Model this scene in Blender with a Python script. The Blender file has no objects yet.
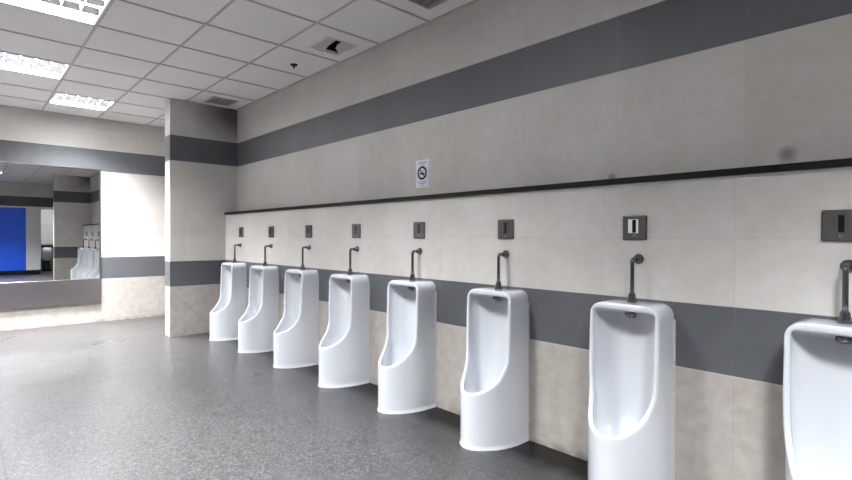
import bpy, bmesh, math, random
import numpy as np
from mathutils import Vector, Matrix
random.seed(4)
C = bpy.context.scene.collection
H = 2.797            # ceiling height
XW = -0.148          # face of the half-height service wall
YP = 6.298           # near face of the far pillar
YB = 8.095           # wall with the mirror
YQ = -0.168          # face of the pillar at the other end of the row
PX = -0.795          # free end of both pillars
XL = -5.43           # wall on the left
YS = -3.3            # front of the toilet stalls
YE = -5.0            # wall behind the stalls
TZ = 0.2967          # tile height

# ---------------------------------------------------------------- materials
class NT:
    def __init__(s, name):
        s.m = bpy.data.materials.new(name); s.m.use_nodes = True
        s.t = s.m.node_tree; s.n = s.t.nodes; s.l = s.t.links
        s.bsdf = s.n['Principled BSDF']
    def node(s, typ, ins=None, **kw):
        nd = s.n.new(typ)
        for k, v in kw.items(): setattr(nd, k, v)
        for k, v in (ins or {}).items():
            if hasattr(v, 'links') or isinstance(v, bpy.types.NodeSocket): s.l.new(v, nd.inputs[k])
            else: nd.inputs[k].default_value = v
        return nd
    def math(s, op, a, b=0.0, c=None, clamp=False):
        ins = {0: a, 1: b}
        if c is not None: ins[2] = c
        nd = s.node('ShaderNodeMath', ins, operation=op); nd.use_clamp = clamp
        return nd.outputs[0]
    def mix(s, f, a, b, mode='MIX'):
        nd = s.n.new('ShaderNodeMix'); nd.data_type = 'RGBA'; nd.blend_type = mode
        for i, v in ((0, f), (6, a), (7, b)):
            if isinstance(v, bpy.types.NodeSocket): s.l.new(v, nd.inputs[i])
            else: nd.inputs[i].default_value = v
        return nd.outputs[2]
    def noise(s, vec, scale, detail=3, rough=.5):
        return s.node('ShaderNodeTexNoise', {'Vector': vec, 'Scale': scale, 'Detail': detail, 'Roughness': rough}).outputs[0]
    def ramp(s, f, a, b, lo=0., hi=1.):
        nd = s.node('ShaderNodeMapRange', {0: f, 1: a, 2: b, 3: lo, 4: hi}); return nd.outputs[0]
    def set(s, **kw):
        for k, v in kw.items():
            k = k.replace('_', ' ')
            if isinstance(v, bpy.types.NodeSocket): s.l.new(v, s.bsdf.inputs[k])
            else: s.bsdf.inputs[k].default_value = v
        return s.m

def srgb(r, g, b):
    f = lambda c: (c/255/12.92) if c/255 <= .04045 else ((c/255+.055)/1.055)**2.4
    return (f(r), f(g), f(b), 1)

def tile_mat(name, axis, smudges=()):
    """big format wall tiles: beige with two slate bands, thin joints; axis = the horizontal coordinate"""
    t = NT(name)
    pos = t.node('ShaderNodeNewGeometry').outputs['Position']
    sp = t.node('ShaderNodeSeparateXYZ', {0: pos})
    u = sp.outputs[axis]; z = sp.outputs[2]
    off = -.365 if axis == 1 else .635
    uu = t.math('DIVIDE', t.math('ADD', u, off + 60.), .597 if axis == 1 else .6)
    zz = t.math('DIVIDE', z, TZ)
    fu, fz = t.math('FRACT', uu), t.math('FRACT', zz)
    ed = lambda f: t.math('MINIMUM', f, t.math('SUBTRACT', 1., f))
    eu = t.math('MULTIPLY', ed(fu), .6); ez = t.math('MULTIPLY', ed(fz), TZ)
    seam = t.ramp(t.math('MINIMUM', eu, ez), .0006, .0022, 1, 0)
    idv = t.node('ShaderNodeCombineXYZ', {0: t.math('FLOOR', uu), 1: t.math('FLOOR', zz)}).outputs[0]
    rnd = t.node('ShaderNodeTexWhiteNoise', {0: idv}, noise_dimensions='3D').outputs[0]
    n1 = t.noise(pos, 2.2, 4, .55); n2 = t.noise(pos, 14, 5, .6); n3 = t.noise(pos, 160, 2)
    k = t.math('ADD', t.math('MULTIPLY', n1, .5), t.math('ADD', t.math('MULTIPLY', n2, .3), t.math('MULTIPLY', rnd, .09)))
    k = t.ramp(k, .26, .66)
    beige = t.mix(k, srgb(180, 175, 169), srgb(204, 201, 196))
    slate = t.mix(k, srgb(70, 72, 75), srgb(86, 88, 92))
    def band(a, b):
        return t.math('MULTIPLY', t.math('GREATER_THAN', z, a), t.math('LESS_THAN', z, b))
    # splash discolouring of the two lowest courses
    sp_ = t.math('MULTIPLY', t.ramp(z, .585, .6, 1, 0), t.ramp(n2, .3, .7, .6, 1.))
    beige = t.mix(t.math('MULTIPLY', sp_, .85), beige, srgb(144, 135, 127))
    bands = t.math('ADD', band(2*TZ, 3*TZ), band(7*TZ, 8*TZ))
    col = t.mix(bands, beige, slate)
    col = t.mix(t.math('MULTIPLY', seam, .22), col, t.mix(bands, srgb(120, 108, 98), srgb(122, 126, 130)))
    for (a, b, r) in smudges:
        d = t.node('ShaderNodeVectorMath', {0: t.node('ShaderNodeCombineXYZ', {0: u, 1: z}).outputs[0], 1: (a, b, 0)}, operation='DISTANCE').outputs['Value']
        col = t.mix(t.ramp(d, r*.3, r, .6, 0), col, srgb(70, 62, 62))
    if axis == 0:      # soot smudge by the air grille, with ceiling corner shade painted in
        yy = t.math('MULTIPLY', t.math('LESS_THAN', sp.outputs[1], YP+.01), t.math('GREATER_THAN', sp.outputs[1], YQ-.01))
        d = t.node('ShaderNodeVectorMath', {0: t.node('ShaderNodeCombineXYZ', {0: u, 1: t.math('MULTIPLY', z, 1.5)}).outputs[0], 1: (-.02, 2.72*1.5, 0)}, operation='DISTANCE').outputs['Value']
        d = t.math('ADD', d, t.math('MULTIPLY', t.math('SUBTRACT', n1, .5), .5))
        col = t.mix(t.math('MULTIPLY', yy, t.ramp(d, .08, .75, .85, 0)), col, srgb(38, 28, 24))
    # grime along the foot of the wall
    gr = t.math('MULTIPLY', t.ramp(z, .0, .05, 1, 0), t.ramp(t.noise(pos, 9, 4), .4, .65))
    col = t.mix(t.math('MULTIPLY', gr, .6), col, srgb(70, 62, 55))
    bump = t.node('ShaderNodeBump', {'Strength': .25, 'Distance': .002,
                  'Height': t.math('ADD', t.math('MULTIPLY', seam, -1.), t.math('MULTIPLY', n3, .06))}).outputs[0]
    return t.set(Base_Color=col, Roughness=t.ramp(n2, .3, .7, .42, .58), Normal=bump)

def plain(name, col, rough=.5, metal=0., noise=.0, scale=20, **kw):
    t = NT(name)
    if noise:
        pos = t.node('ShaderNodeNewGeometry').outputs['Position']
        n = t.ramp(t.noise(pos, scale, 4), .3, .7)
        d = tuple(c*(1-noise) for c in col[:3]) + (1,)
        t.set(Base_Color=t.mix(n, d, col), Roughness=t.ramp(n, 0, 1, rough*1.15, rough*.9))
    else: t.set(Base_Color=col, Roughness=rough)
    return t.set(Metallic=metal, **kw)

def floor_mat():
    t = NT('granite_floor')
    pos = t.node('ShaderNodeNewGeometry').outputs['Position']
    sp = t.node('ShaderNodeSeparateXYZ', {0: pos})
    g1 = t.noise(pos, 150, 2, .6); g2 = t.noise(pos, 260, 2, .6); big = t.noise(pos, 1.1, 5, .6); mid = t.noise(pos, 6, 4, .6)
    g = t.math('ADD', t.math('MULTIPLY', g1, .6), t.math('MULTIPLY', g2, .4))
    g = t.ramp(g, .44, .56); blot = t.noise(pos, 28, 3, .6)
    col = t.mix(g, srgb(5, 5, 5), srgb(90, 88, 89))
    col = t.mix(t.ramp(blot, .38, .58, .6, 0), col, srgb(24, 24, 25))
    v = t.node('ShaderNodeTexVoronoi', {'Vector': pos, 'Scale': 120.}).outputs['Color']
    vs = t.node('ShaderNodeSeparateColor', {0: v}).outputs[0]
    col = t.mix(t.ramp(vs, .72, .9, 0, .5), col, srgb(112, 109, 110))
    col = t.mix(t.ramp(vs, .25, .1, 0, .55), col, srgb(30, 30, 32))
    stain = t.ramp(t.math('ADD', t.math('MULTIPLY', big, .7), t.math('MULTIPLY', mid, .3)), .30, .70, .30, 0)
    col = t.mix(stain, col, srgb(44, 43, 43))
    # darker and less shiny towards the foot of the service wall
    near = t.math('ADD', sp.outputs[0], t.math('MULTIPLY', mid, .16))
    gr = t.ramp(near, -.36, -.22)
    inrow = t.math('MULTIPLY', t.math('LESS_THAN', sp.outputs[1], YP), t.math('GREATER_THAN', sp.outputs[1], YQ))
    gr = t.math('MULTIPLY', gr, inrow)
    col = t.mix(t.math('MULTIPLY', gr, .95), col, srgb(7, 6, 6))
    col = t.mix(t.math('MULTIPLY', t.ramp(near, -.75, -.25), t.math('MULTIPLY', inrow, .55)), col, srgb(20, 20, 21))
    # slab joint
    jx = t.math('ABSOLUTE', t.math('SUBTRACT', t.math('FRACT', t.math('DIVIDE', t.math('ADD', sp.outputs[0], 2.417+12), 2.4)), 0.))
    jx = t.math('MINIMUM', jx, t.math('SUBTRACT', 1., jx))
    jy = t.math('FRACT', t.math('DIVIDE', t.math('ADD', sp.outputs[1], 20.4), 2.4))
    jy = t.math('MINIMUM', jy, t.math('SUBTRACT', 1., jy))
    j = t.ramp(jx, .0010, .0020, 1, 0)
    col = t.mix(t.math('MULTIPLY', j, .8), col, srgb(26, 24, 24))
    rough = t.ramp(big, .3, .7, .26, .36)
    return t.set(Base_Color=col, Roughness=rough, Specular_IOR_Level=t.ramp(gr, 0, 1, .5, .12))

M = {
 'tile_y': tile_mat('wall_tiles_long', 1, ((.507, 1.545, .045), (1.288, 1.512, .03))),
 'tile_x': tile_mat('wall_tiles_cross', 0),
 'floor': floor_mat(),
 'ceil': plain('ceiling_board', srgb(226, 222, 223), .9, noise=.04, scale=3),
 'tbar': plain('ceiling_grid_metal', srgb(178, 172, 173), .6),
 'dark': plain('duct_dark', srgb(16, 15, 15), .9),
 'ledge': plain('black_stone_ledge', srgb(9, 8, 8), .5, noise=.4, scale=30, Specular_IOR_Level=.25),
 'ceramic': plain('white_vitreous_china', srgb(199, 202, 207), .09, Coat_Weight=.5, Coat_Roughness=.04),
 'chrome': plain('dull_chrome', srgb(114, 114, 120), .24, 1.),
 'darkmetal': plain('grey_steel_plate', srgb(98, 95, 94), .38, .55, noise=.15, scale=60),
 'black': plain('black_plastic', srgb(12, 12, 13), .25),
 'mirror': plain('mirror_glass', (.78, .79, .79, 1), .0, 1.),
 'steel': plain('brushed_steel', srgb(172, 163, 161), .24, 1.),
 'white': plain('white_paint', srgb(225, 225, 225), .5),
 'louver': plain('louver_white', srgb(235, 236, 238), .4),
 'louverdark': plain('louver_painted_shade', (.016, .016, .0165, 1), .9, Specular_IOR_Level=0.),  # near-black cross slats: shade of the louvre cells painted as colour
 'paper': plain('paper', srgb(240, 241, 250), .7),
 'ink': plain('red_black_ink', srgb(26, 4, 12), .6),
 'inktext': plain('pale_print', srgb(150, 152, 178), .7),
 'sticker': plain('sticker', srgb(232, 232, 232), .6),
 'blue': plain('blue_laminate', srgb(0, 84, 225), .35, noise=.06, scale=4),
 'panelwhite': plain('white_laminate', srgb(214, 214, 216), .4),
 'caulk': plain('caulk', srgb(190, 188, 184), .7, noise=.3, scale=40),
 'ductgrey': plain('dusty_duct', srgb(92, 88, 88), .8),
 'mesh': plain('diffuser_aluminium', srgb(186, 181, 182), .5, noise=.1, scale=30),
}

# ---------------------------------------------------------------- helpers
def obj(name, bm, mat, parent=None, smooth=False):
    me = bpy.data.meshes.new(name); bm.normal_update(); bm.to_mesh(me); bm.free()
    for m in (mat if isinstance(mat, list) else [mat]): me.materials.append(m)
    if smooth:
        for p in me.polygons: p.use_smooth = True
    o = bpy.data.objects.new(name, me); C.objects.link(o)
    if parent: o.parent = parent
    return o
def bx(bm, x0, x1, y0, y1, z0, z1, bev=0, mi=0, seg=2):
    g = bmesh.ops.create_cube(bm, size=1)
    vs = g['verts']
    for v in vs: v.co = Vector(((x0+x1)/2+v.co.x*(x1-x0), (y0+y1)/2+v.co.y*(y1-y0), (z0+z1)/2+v.co.z*(z1-z0)))
    fs = set(f for v in vs for f in v.link_faces)
    for f in fs: f.material_index = mi
    if bev:
        es = list({e for v in vs for e in v.link_edges})
        bmesh.ops.bevel(bm, geom=es, offset=bev, segments=seg, affect='EDGES', profile=.5)
    return bm
def box(*a, **k): return bx(bmesh.new(), *a, **k)
def lathe(bm, prof, o, ax, n=28):
    """profile (r, h) turned about the axis ax through o"""
    ax = Vector(ax).normalized(); q = ax.to_track_quat('Z', 'Y'); rings = []
    for r, h in prof:
        if r < 1e-6: rings.append([bm.verts.new(Vector(o)+q@Vector((0, 0, h)))])
        else: rings.append([bm.verts.new(Vector(o)+q@Vector((r*math.cos(2*math.pi*i/n), r*math.sin(2*math.pi*i/n), h))) for i in range(n)])
    for A, B in zip(rings, rings[1:]):
        for i in range(n):
            j = (i+1) % n
            if len(A) == 1: bm.faces.new((A[0], B[i], B[j]))
            elif len(B) == 1: bm.faces.new((A[i], B[0], A[j]))
            else: bm.faces.new((A[i], B[i], B[j], A[j]))
    bmesh.ops.recalc_face_normals(bm, faces=bm.faces)
    return bm
def tube(bm, pts, r, n=18):
    pts = [Vector(p) for p in pts]; rings = []
    for i, p in enumerate(pts):
        d = (pts[min(i+1, len(pts)-1)]-pts[max(i-1, 0)]).normalized()
        s = Vector((0, 1, 0)); u = d.cross(s).normalized(); s = u.cross(d)
        rings.append([bm.verts.new(p+r*(math.cos(2*math.pi*k/n)*u+math.sin(2*math.pi*k/n)*s)) for k in range(n)])
    for A, B in zip(rings, rings[1:]):
        for k in range(n): bm.faces.new((A[k], A[(k+1) % n], B[(k+1) % n], B[k]))
    bm.faces.new(rings[0]); bm.faces.new(rings[-1])
    bmesh.ops.recalc_face_normals(bm, faces=bm.faces)
    return bm
def thing(name, label, cat, loc=(0, 0, 0), group=None):
    o = bpy.data.objects.new(name, None); C.objects.link(o); o.location = loc
    o.empty_display_size = .1; tag(o, label, cat, group); return o
def tag(o, label, cat, group=None):
    o['label'] = label; o['category'] = cat
    if group: o['group'] = group
    return o
def struct(name, bm, mat):
    o = obj(name, bm, mat); o['kind'] = 'structure'; return o
def copy_tree(o, parent=None):
    c = o.copy(); C.objects.link(c)
    if parent: c.parent = parent
    for ch in [x for x in list(C.objects) if x.parent == o]: copy_tree(ch, c)
    return c

# ---------------------------------------------------------------- the room
T = .12
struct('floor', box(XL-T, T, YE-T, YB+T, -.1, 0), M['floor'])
struct('wall_right', box(0, T, YE, YB, 0, H+.25), M['tile_y'])
struct('wall_back', box(XL-T, T, YB, YB+T, 0, H+.25), M['tile_x'])
struct('wall_left', box(XL-T, XL, YE, YB, 0, H+.25), M['tile_y'])
struct('wall_front', box(XL-T, T, YE-T, YE, 0, H+.25), M['tile_x'])
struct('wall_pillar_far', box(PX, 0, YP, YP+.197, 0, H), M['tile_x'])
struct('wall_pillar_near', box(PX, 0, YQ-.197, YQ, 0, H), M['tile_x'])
struct('wall_service', box(XW, 0, YQ, YP, 0, 1.456), M['tile_y'])
struct('trim_1', box(XW-.018, 0, YQ, YP, 1.456, 1.486, bev=.003), M['ledge'])
struct('wall_header', box(XL, 0, YS-.08, YS, 2.075, H), M['tile_x'])

# suspended ceiling: boards in a metal grid
TX0, TXS, TY0, TS = -.612, .602, 2.722, .6
xs = [0, TX0]+[TX0-TXS*i for i in range(1, 9)]
ys = [TY0+TS*j for j in range(-13, 9)]+[YB]
ys = [YE]+[y for y in ys if y > YE+.05]
def cell(i, j): return (xs[i+1], xs[i], TY0+TS*j, TY0+TS*(j+1))
LIGHT_CELLS = [(3, 2), (3, 5), (2, 7), (3, -1), (3, -6), (6, 7), (0, -12)]  # last two are unseen lights added to brighten the left side and the recess
VENT_CELLS = [(0, 1), (0, -1), (0, 5)]
bm = bmesh.new()
def quad(bm, x0, x1, y0, y1, z, mi=0):
    f = bm.faces.new([bm.verts.new(p) for p in ((x0, y0, z), (x0, y1, z), (x1, y1, z), (x1, y0, z))]); f.material_index = mi
    return f
ZB = H+.004
for i in range(len(xs)-1):
    for k in range(len(ys)-1):
        x0, x1, y0, y1 = xs[i+1], xs[i], ys[k], ys[k+1]
        j = round((y0-TY0)/TS)
        if (i, j) in LIGHT_CELLS: continue
        if (i, j) in VENT_CELLS:
            cx, cy, h = (x0+x1)/2, (y0+y1)/2, .15
            if (i, j) == (0, 1): cx, cy = -.27, 3.632
            quad(bm, x0, cx-h, y0, y1, ZB); quad(bm, cx+h, x1, y0, y1, ZB)
            quad(bm, cx-h, cx+h, y0, cy-h, ZB); quad(bm, cx-h, cx+h, cy+h, y1, ZB)
        else: quad(bm, x0, x1, y0, y1, ZB)
ceil = struct('ceiling', bm, M['ceil'])
bm = bmesh.new()
for x in xs[1:]: bx(bm, x-.009, x+.009, YE, YB, H-.002, H+.03)
for y in ys[1:-1]: bx(bm, XL, 0, y-.009, y+.009, H-.0025, H+.028)
bx(bm, -.022, 0, YE, YB, H-.004, H+.004); bx(bm, XL, XL+.022, YE, YB, H-.004, H+.004)
bx(bm, XL, 0, YB-.022, YB, H-.004, H+.004); bx(bm, XL, 0, YE, YE+.022, H-.004, H+.004)
struct('trim_2', bm, M['tbar'])
struct('ceiling_slab', box(XL-T, T, YE-T, YB+T, H+.25, H+.35), M['dark'])

# ---------------------------------------------------------------- ceiling lights
def make_light():
    t = thing('ceiling_light', '', 'ceiling light', (0, 0, H))
    a = .283; bm = bmesh.new()
    # open-bottomed white housing
    for (x0, x1, y0, y1) in ((-a-.005, -a, -a, a), (a, a+.005, -a, a), (-a, a, -a-.005, -a), (-a, a, a, a+.005)): bx(bm, x0, x1, y0, y1, .002, .13)
    bx(bm, -a-.005, a+.005, -a-.005, a+.005, .13, .135)
    for (x0, x1, y0, y1) in ((-.292, -a+.004, -.292, .292), (a-.004, .292, -.292, .292), (-a, a, -.292, -a+.004), (-a, a, a-.004, .292)): bx(bm, x0, x1, y0, y1, -.003, .006)
    obj('housing', bm, M['white'], t)
    bm = bmesh.new()
    def slat(p, q, along, mi=0):      # parabolic slat: thick at the top, thin at the bottom
        w1, w0 = .010, .002; z0, z1 = .001, .052
        for s0, s1, hw0, hw1 in ((z0, (z0+z1)/2, w0, w0+.003), ((z0+z1)/2, z1, w0+.003, w1)):
            vs = []
            for z, w in ((s0, hw0), (s1, hw1)):
                for e, sg in ((-a, -1), (-a, 1), (a, 1), (a, -1)):
                    vs.append(bm.verts.new((p+sg*w, e, z) if along == 'y' else (e, q+sg*w, z)))
            for f in ((0, 1, 5, 4), (1, 2, 6, 5), (2, 3, 7, 6), (3, 0, 4, 7), (0, 3, 2, 1), (4, 5, 6, 7)): bm.faces.new([vs[n] for n in f]).material_index = mi
    for k in range(1, 5): slat(-a+2*a*k/5, 0, 'y')
    for k in range(1, 3): slat(0, -a+2*a*k/3, 'x', 1)
    bmesh.ops.recalc_face_normals(bm, faces=bm.faces)
    obj('louvre', bm, [M['louver'], M['louverdark']], t)
    L = bpy.data.lights.new('lamp', 'AREA'); L.shape = 'SQUARE'; L.size = .55; L.energy = 150; L.color = (.955, .98, 1.); L.spread = math.radians(116)
    lo = bpy.data.objects.new('lamp', L); C.objects.link(lo); lo.parent = t; lo.location = (0, 0, .115)
    return t
LL = ['bright louvred ceiling light largest in view, cut by the top left corner',
      'middle one of the three lit ceiling lights, cut by the left edge',
      'smallest lit ceiling light, nearest the mirror wall and the pillar',
      'louvred ceiling light in the urinal row line, just above the frame',
      'louvred ceiling light beside the near pillar, behind the viewer',
      'added unseen louvred light brightening the far left corner near the mirror wall',
      'added unseen louvred light brightening the open corner beyond the toilet stalls',
      ]
lt = make_light(); E0 = 150
for n, (i, j) in enumerate(LIGHT_CELLS):
    t = lt if n == 0 else copy_tree(lt)
    x0, x1, y0, y1 = cell(i, j); t.location = ((x0+x1)/2, (y0+y1)/2, H); t['label'] = LL[n]; t['group'] = 'square louvred ceiling lights'
    f = {(3, 2): .45, (3, -6): 1.6, (3, 5): 1.1, (0, -12): .14}.get((i, j), 1.)      # lamp strengths set apart to darken the pillar and lift the mirror view
    for ch in [c for c in C.objects if c.parent == t and c.type == 'LIGHT']: ch.data = ch.data.copy(); ch.data.energy = E0*f

# ---------------------------------------------------------------- air diffusers and sprinkler
def diffuser(cx, cy, label, n):
    t = thing('air_diffuser', label, 'air vent', (cx, cy, H), 'ceiling air diffusers'); h = .15; bm = bmesh.new()
    for (x0, x1, y0, y1) in ((-h, -h+.012, -h, h), (h-.012, h, -h, h), (-h, h, -h, -h+.012), (-h, h, h-.012, h)): bx(bm, x0, x1, y0, y1, -.006, .05)
    obj('vent_frame', bm, M['mesh'], t)
    bm = bmesh.new()
    for k in range(1, n):
        p = -h+.012+(2*h-.024)*k/n
        g = bmesh.ops.create_cube(bm, size=1)['verts']; r = Matrix.Rotation(math.radians(40), 3, 'X')
        for v in g: v.co = Vector((0, p, .015))+r@Vector((v.co.x*(2*h-.02), v.co.y*.014, v.co.z*.002))
    for p in (-.075, 0, .075): bx(bm, p-.002, p+.002, -h+.01, h-.01, .004, .03)
    obj('vent_grille', bm, M['mesh'], t)
    obj('duct', box(-h, h, -h, h, .06, .07), M['ductgrey'], t)
diffuser(-.306, 2.422, 'square grey slatted air grille in the ceiling, cut by the top edge of the photo', 13)
diffuser(-.306, 6.022, 'smudged square air grille in the ceiling corner beside the far pillar', 11)
# broken diffuser with its plates out of place
t = thing('broken_diffuser', 'open square air diffuser with a displaced flap and dark hole, above the urinals', 'air vent', (-.27, 3.632, H))
h = .15; bm = bmesh.new()
for (x0, x1, y0, y1) in ((-h, -h+.01, -h, h), (h-.01, h, -h, h), (-h, h, -h, -h+.01), (-h, h, h-.01, h)): bx(bm, x0, x1, y0, y1, -.004, .022)
obj('vent_frame', bm, M['ceil'], t)
bm = box(-h, h, -h, h, .2, .21)
for (x0, x1, y0, y1) in ((-h, -h+.01, -h, h), (h-.01, h, -h, h), (-h, h, -h, -h+.01), (-h, h, h-.01, h)): bx(bm, x0, x1, y0, y1, .022, .2)
obj('duct', bm, M['dark'], t)
def plate(name, pts, th=.003):
    bm = bmesh.new(); A = [bm.verts.new(p) for p in pts]; B = [bm.verts.new((p[0], p[1], p[2]+th)) for p in pts]; n = len(pts)
    bm.faces.new(A[::-1]); bm.faces.new(B)
    for k in range(n): bm.faces.new((A[k], A[(k+1) % n], B[(k+1) % n], B[k]))
    bmesh.ops.recalc_face_normals(bm, faces=bm.faces); obj(name, bm, M['mesh'], t)
plate('flap', [(-.148, .148, .002), (-.148, -.142, .004), (-.055, -.142, .002), (-.045, .0, -.004), (-.01, .148, -.014)])
plate('damper_blade', [(.0, -.145, .002), (.145, -.145, -.002), (.145, .13, .012), (.075, .08, .02), (.035, .0, .02)])

t = thing('sprinkler_head', 'small black sprinkler head hanging from the ceiling board', 'sprinkler', (-.291, 4.275, H))
obj('escutcheon', lathe(bmesh.new(), [(0, .006), (.034, .006), (.036, .0), (.030, -.006), (0, -.006)], (0, 0, 0), (0, 0, 1)), M['black'], t)
bm = lathe(bmesh.new(), [(0, 0), (.010, 0), (.010, -.026), (.006, -.032), (.0, -.034)], (0, 0, 0), (0, 0, 1), 16)
obj('nozzle', bm, M['black'], t)

# ---------------------------------------------------------------- urinals: implicit surface meshed with surface nets
UW, UD, UH = .170, .356, .878
def smax(a, b, k): h = np.clip(.5-.5*(b-a)/k, 0, 1); return b*(1-h)+a*h+k*h*(1-h)
def plan(d, w, hw, d0, dend, p=2.1):
    """D shaped outline, rounded at the front"""
    e = dend-d0
    dd = np.maximum(d-d0, 0)
    r = ((dd/e)**p+(np.abs(w)/hw)**p)**(1/p)
    return (r-1)*hw*np.where(dd > 0, .85+.0*dd, 1.)
def sdf(d, w, z):
    flare = .007*np.clip(1-z/.03, 0, 1)**2
    up_ = np.clip((z-.38)/.25, 0, 1); up_ = up_*up_*(3-2*up_)
    pz = 1.85+.75*up_; d0z = .085+.055*up_
    O = plan(d, w, UW+flare-.004*np.clip((z-.35)/.5, 0, 1), d0z, UD+flare, pz)
    # side profile: upright rim above, concave sweep out to the lip
    cx, cz, ra, rb = .450, .520, .267, .222
    q = np.sqrt(((d-cx)/ra)**2+((z-cz)/rb)**2)
    arc = (1-q)*.20
    up = d-(.183-.008*np.clip((z-cz)/.3, 0, 1))
    cut = np.where(z >= cz, up, np.where(d < cx, arc, z-cz+rb))
    O = smax(O, z-UH, .065)
    O = np.maximum(O, -d-.006)
    O = smax(O, cut, .012)
    O = np.maximum(O, -z-.004)
    # hollow
    hw = UW-.025
    wn = w/hw
    back = .055+.075*(np.abs(np.clip(wn, -1, 1))**2.6)+.0*z
    I = plan(d, w, hw, d0z, UD-.022, pz)
    I = smax(I, back-d, .03)
    top = z-(UH-.034)+.10*np.maximum(.15-d, 0)
    bot = (.235-.05*np.clip((d-.06)/.15, 0, 1)+.55*np.maximum(d-.25, 0))-z
    I = smax(I, top, .02); I = smax(I, bot, .09)
    return smax(O, -I, .014)
def nets(fn, lo, hi, s):
    n = [int(round((hi[k]-lo[k])/s))+1 for k in range(3)]
    ax = [lo[k]+s*np.arange(n[k]) for k in range(3)]
    G = np.meshgrid(*ax, indexing='ij'); F = fn(*G); neg = F < 0
    acc = np.zeros((n[0]-1, n[1]-1, n[2]-1, 3)); cnt = np.zeros(acc.shape[:3])
    sl = lambda o: tuple(slice(o[k], n[k]-1+o[k]) for k in range(3))
    corners = [(i, j, k) for i in (0, 1) for j in (0, 1) for k in (0, 1)]
    for a in corners:
        for ax_ in range(3):
            if a[ax_]: continue
            b = list(a); b[ax_] = 1
            fa, fb = F[sl(a)], F[sl(b)]; m = (fa < 0) != (fb < 0)
            t = np.where(m, fa/np.where(m, fa-fb, 1), 0)
            for c in range(3): acc[..., c] += np.where(m, (a[c]+(t if c == ax_ else 0)), 0)
            cnt += m
    act = cnt > 0; idx = -np.ones(act.shape, int); idx[act] = np.arange(act.sum())
    cells = np.argwhere(act); P = (cells+acc[act]/cnt[act][:, None])*s+np.array(lo)
    faces = []
    for a in range(3):
        b, c = (a+1) % 3, (a+2) % 3
        s0 = [slice(1, n[k]-1) for k in range(3)]; s1 = list(s0); s0[a] = slice(0, n[a]-1); s1[a] = slice(1, n[a])
        A, B = neg[tuple(s0)], neg[tuple(s1)]
        for m, flip in ((A & ~B, False), (~A & B, True)):
            e = np.argwhere(m); off = np.array([1, 1, 1]); off[a] = 0; e = e+off
            q = []
            for db, dc in ((-1, -1), (0, -1), (0, 0), (-1, 0)):
                v = e.copy(); v[:, b] += db; v[:, c] += dc; q.append(idx[v[:, 0], v[:, 1], v[:, 2]])
            q = np.stack(q, 1)
            faces.append(q[:, ::-1] if flip else q)
    faces = np.concatenate(faces)
    for _ in range(3):      # settle the points on the surface
        e = 1e-4; d0 = fn(*P.T); g = np.stack([(fn(*(P+np.eye(3)[k]*e).T)-fn(*(P-np.eye(3)[k]*e).T))/(2*e) for k in range(3)], 1)
        st = -(d0/np.maximum((g**2).sum(1), .15))[:, None]*g
        P = P+np.clip(st, -s*.4, s*.4)
    return P, faces
P, F = nets(sdf, (-.018, -.186, -.018), (.384, .186, .894), .006)
me = bpy.data.meshes.new('bowl')
# local frame: x = -depth, y = lateral, z up
me.from_pydata([(-p[0], p[1], max(p[2], -.003)) for p in P], [], [tuple(int(i) for i in f)[::-1] for f in F])
me.materials.append(M['ceramic'])
for p in me.polygons: p.use_smooth = True
bm = bmesh.new(); bm.from_mesh(me); bmesh.ops.recalc_face_normals(bm, faces=bm.faces)
for _ in range(2): bmesh.ops.smooth_vert(bm, verts=bm.verts, factor=.4, use_axis_x=True, use_axis_y=True, use_axis_z=True)
bm.to_mesh(me); bm.free()

UL = ['white floor-standing urinal farthest away, beside the tiled pillar',
      'white floor-standing urinal second from the far tiled pillar',
      'white floor-standing urinal third from the far tiled pillar',
      'white floor-standing urinal fourth from the far tiled pillar',
      'white floor-standing urinal under the no-smoking notice',
      'white floor-standing urinal third from the right edge of the photo',
      'white urinal under the stickered sensor plate, base cut by the bottom edge',
      'nearest white urinal, cut by the right edge of the photo']
PL = ['small square steel flush sensor plate nearest the far tiled pillar',
      'flush sensor plate second from the far tiled pillar',
      'flush sensor plate third from the far tiled pillar',
      'flush sensor plate fourth from the far tiled pillar',
      'grey steel flush sensor plate on the wall below the no-smoking notice',
      'grey flush sensor plate third from the right edge, no sticker on it',
      'grey flush sensor plate with a white sticker behind its sensor window',
      'dark brownish flush sensor plate cut by the right edge of the photo']
UY = [.316+.7856*(7-k) for k in range(8)]
US = [.02, .0, -.01, -.012, -.006, .0, -.028, -.031]      # each bowl sits a little off the even spacing
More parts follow.
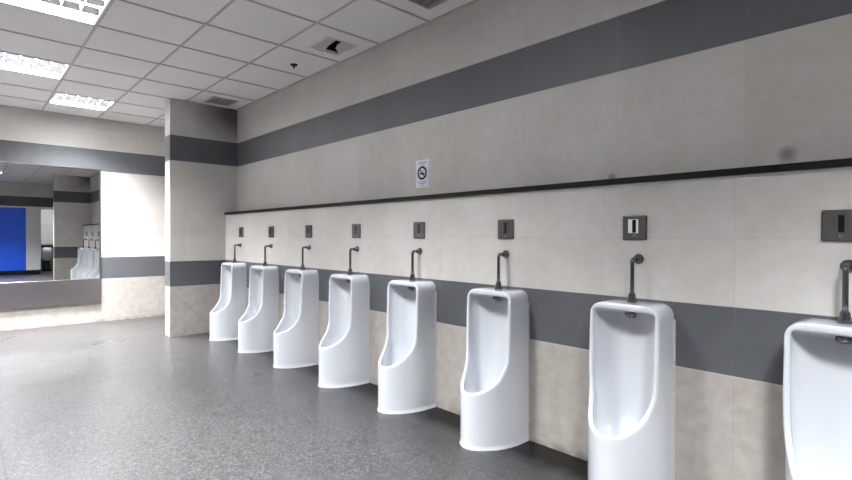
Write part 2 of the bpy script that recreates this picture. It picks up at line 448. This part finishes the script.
def make_urinal():
    t = thing('urinal', '', 'urinal', (XW, 0, 0), 'row of urinals')
    b = bpy.data.objects.new('bowl', me); C.objects.link(b); b.parent = t
    # flush pipe from the lid up and back into the wall
    pts = [(-.072, 0, UH-.004), (-.072, 0, UH+.1), (-.072, 0, 1.070)]
    R = .014
    for k in range(1, 9):
        a = k*math.pi/16; pts.append((-.072+R*(1-math.cos(a)), 0, 1.070+R*math.sin(a)+.0))
    pts.append((0, 0, 1.084))
    fp = obj('flush_pipe', tube(bmesh.new(), pts, .0095), M['chrome'], t, True)
    obj('wall_flange', lathe(bmesh.new(), [(0, 0), (.025, 0), (.025, .005), (.021, .010), (.015, .013), (.015, .030), (0, .030)], (0, 0, 1.084), (-1, 0, 0)), M['chrome'], fp, True)
    obj('coupling_nut', lathe(bmesh.new(), [(0, 0), (.022, 0), (.0225, .016), (.019, .020), (.0155, .044), (.011, .050), (0, .050)], (-.072, 0, UH-.004), (0, 0, 1), 20), M['chrome'], fp, False)
    obj('spreader', lathe(bmesh.new(), [(0, 0), (.016, 0), (.018, .010), (.026, .018), (.026, .026), (.012, .034), (0, .036)], (-.075, 0, UH-.040), (-.8, 0, -1)), M['chrome'], t, True)
    bm = bmesh.new()      # bead of sealant where the china meets the wall
    for s in (-1, 1): bx(bm, -.003, 0, s*UW-.004, s*UW+.0035, .002, UH-.07)
    obj('sealant', bm, M['caulk'], t)
    return t
def make_plate():
    t = thing('flush_sensor', '', 'flush sensor', (XW, 0, 1.236), 'flush sensor plates on the wall')
    obj('cover_plate', box(-.010, 0, -.060, .060, -.060, .060, bev=.007, seg=3), M['darkmetal'], t)
    obj('sensor_window', box(-.0125, -.009, -.0095, .0095, -.024, .040, bev=.002), M['black'], t)
    obj('push_button', lathe(bmesh.new(), [(0, 0), (.008, 0), (.008, .002), (.005, .004), (0, .004)], (-.0095, 0, -.039), (-1, 0, 0), 20), M['steel'], t)
    return t
u0, p0 = make_urinal(), make_plate()
for k in range(8):
    u = u0 if k == 0 else copy_tree(u0)
    u.location.y = UY[k]+US[k]; u['label'] = UL[k]
    p = p0 if k == 0 else copy_tree(p0)
    p.location.y = UY[k]+(-.008 if k == 6 else -.010 if k == 7 else 0); p['label'] = PL[k]
    if k == 6: obj('sticker', box(-.0108, -.0098, -.020, .030, -.026, .042), M['sticker'], p)['label'] = 'white sticker'

# ---------------------------------------------------------------- no-smoking notice
t = thing('no_smoking_notice', 'white paper no-smoking notice taped to the wall above the black ledge', 'sign', (0, 2.806, 1.670))
obj('paper', box(-.0012, 0, -.073, .073, -.106, .106), M['paper'], t)
bm = bmesh.new()
def ring(bm, r0, r1, cz, x, n=48):
    for k in range(n):
        a, b = 2*math.pi*k/n, 2*math.pi*(k+1)/n
        bm.faces.new([bm.verts.new((x, r*math.cos(c), cz+r*math.sin(c))) for r, c in ((r0, a), (r0, b), (r1, b), (r1, a))])
ring(bm, .037, .052, .006, -.0022)
a = math.radians(-45)   # the slash runs from upper left to lower right
for (cy, cz, L, w, ang) in ((0, .006, .080, .009, -45), (0, .0, .060, .010, 0), ):
    c, s = math.cos(math.radians(ang)), math.sin(math.radians(ang))
    bm.faces.new([bm.verts.new((-.0024, -(cy+c*u-s*v), cz+s*u+c*v)) for u, v in ((-L/2, -w/2), (L/2, -w/2), (L/2, w/2), (-L/2, w/2))])
# smoke
for k in range(3):
    bm.faces.new([bm.verts.new((-.0024, y, z)) for y, z in ((-.010-.006*k, .012+.007*k), (-.016-.006*k, .014+.007*k), (-.014-.006*k, .018+.007*k), (-.008-.006*k, .016+.007*k))])
bmesh.ops.solidify(bm, geom=bm.faces[:], thickness=.0008)
obj('symbol', bm, M['ink'], t)
bm = bmesh.new()
for z, w in ((.090, .045), (.080, .05), (.070, .03), (-.062, .05), (-.074, .04), (-.090, .028)): bx(bm, -.0020, -.001, -w, w, z-.0022, z+.0022)
obj('caption', bm, M['inktext'], t)

# ---------------------------------------------------------------- mirror on the end wall
mx0, mx1, mz0, mz1, mg = -3.3, -1.178, .288, 2.098, .604
t = thing('wall_mirror', 'large wall mirror with thin steel frame over a wide brushed steel band', 'mirror', ((mx0+mx1)/2, YB, mz0))
hx = (mx1-mx0)/2; hz = mz1-mz0
obj('mirror_glass', box(-hx+.012, hx-.012, -.030, -.004, mg-mz0, hz-.012), M['mirror'], t)
bm = bmesh.new()
bx(bm, -hx, -hx+.012, -.045, 0, 0, hz); bx(bm, hx-.012, hx, -.045, 0, 0, hz); bx(bm, -hx+.012, hx-.012, -.045, 0, hz-.012, hz)
obj('mirror_frame', bm, M['steel'], t)
obj('steel_band', box(-hx+.012, hx-.012, -.045, 0, 0, mg-mz0, bev=.003), M['steel'], t)

# ---------------------------------------------------------------- the far end, seen only in the mirror
DW = .62
n = 0
xd = -1.145
for k, lab in enumerate(['blue toilet stall door next to the white panel, reflected in the mirror',
                         'blue toilet stall door second from the white panel', 'blue toilet stall door third from the white panel',
                         'blue toilet stall door in the left corner of the room']):
    t = thing('stall_door', lab, 'door', (xd-DW/2, YS-.04, 0), 'blue stall doors')
    obj('door_leaf', box(-DW/2+.004, DW/2-.004, -.018, .018, .13, 2.03, bev=.003), M['blue'], t)
    obj('latch', lathe(bmesh.new(), [(0, 0), (.018, 0), (.018, .012), (0, .014)], (DW/2-.03, .018, 1.08), (0, 1, 0), 20), M['steel'], t)
    obj('coat_hook_plate', lathe(bmesh.new(), [(0, 0), (.016, 0), (.016, .006), (0, .008)], (.0, .018, 1.885), (0, 1, 0), 20), M['steel'], t)
    xd -= DW
    if k < 3:
        q = tag(obj('stall_pilaster', box(xd-.34, xd, YS-.06, YS-.02, .13, 2.03, bev=.003), M['panelwhite']), ['white panel between the first and second blue stall doors', 'white panel between the second and third blue stall doors', 'white panel between the third and last blue stall doors'][k], 'panel', 'white stall panels')
        xd -= .34
tag(obj('stall_pilaster', box(-1.143, -.79, YS-.06, YS-.02, .13, 2.03, bev=.003), M['panelwhite']), 'white stall panel right of the blue door in the mirror', 'panel', 'white stall panels')
tag(obj('head_rail', box(XL, 0, YS-.07, YS-.0, 2.03, 2.075, bev=.004), M['panelwhite']), 'white rail running along the top of the toilet stalls', 'rail')
tag(obj('stall_plinth', box(XL, -.79, YS-.07, YS-.02, 0, .13), M['black']), 'black plinth under the toilet stall doors', 'plinth')
tag(obj('stall_partition', box(-.80, -.775, YE, YS-.07, 0, 2.03), M['panelwhite']), 'white partition between the stalls and the open corner', 'partition')
t = thing('wash_basin', 'white washbasin under a black counter in the open corner seen in the mirror', 'basin', (-.5, YE+.3, 0))
obj('counter', box(-.26, .26, -.3, .14, .80, .84, bev=.005), M['ledge'], t)
bm = lathe(bmesh.new(), [(0, .0), (.10, .0), (.17, .10), (.20, .30), (.21, .44), (.19, .44), (0, .40)], (0, -.05, .35), (0, 0, 1))
obj('basin_bowl', bm, M['ceramic'], t, True)
obj('pedestal', lathe(bmesh.new(), [(0, 0), (.13, 0), (.10, .08), (.09, .36), (0, .36)], (0, -.05, 0), (0, 0, 1)), M['black'], t, True)

# ---------------------------------------------------------------- camera
cam = bpy.data.cameras.new('camera'); co = bpy.data.objects.new('camera', cam); C.objects.link(co)
cam.sensor_fit = 'HORIZONTAL'; cam.sensor_width = 36; cam.lens = 498.07*36/852
Fv = Vector((0.68156482, 0.73172742, -0.00666131)); Rv = Vector((0.73175403, -0.6815621, 0.0030219)); Uv = Vector((0.00232888, 0.00693406, 0.99997325))
m = Matrix((Rv, Uv, -Fv)).transposed().to_4x4(); m.translation = Vector((-2.57325, 0, 1.18952)); co.matrix_world = m
cam.clip_start = .02
sc = bpy.context.scene; sc.camera = co
w = bpy.data.worlds.new('world'); sc.world = w; w.use_nodes = True
w.node_tree.nodes['Background'].inputs[0].default_value = (.5, .5, .5, 1); w.node_tree.nodes['Background'].inputs[1].default_value = .05
sc.view_settings.view_transform = 'Standard'; sc.view_settings.look = 'None'; sc.view_settings.gamma = 1
sc.view_settings.use_curve_mapping = False; sc.view_settings.exposure = 1.02
sc.cycles.use_denoising = True
sc.cycles.max_bounces = 12; sc.cycles.diffuse_bounces = 8; sc.cycles.glossy_bounces = 6
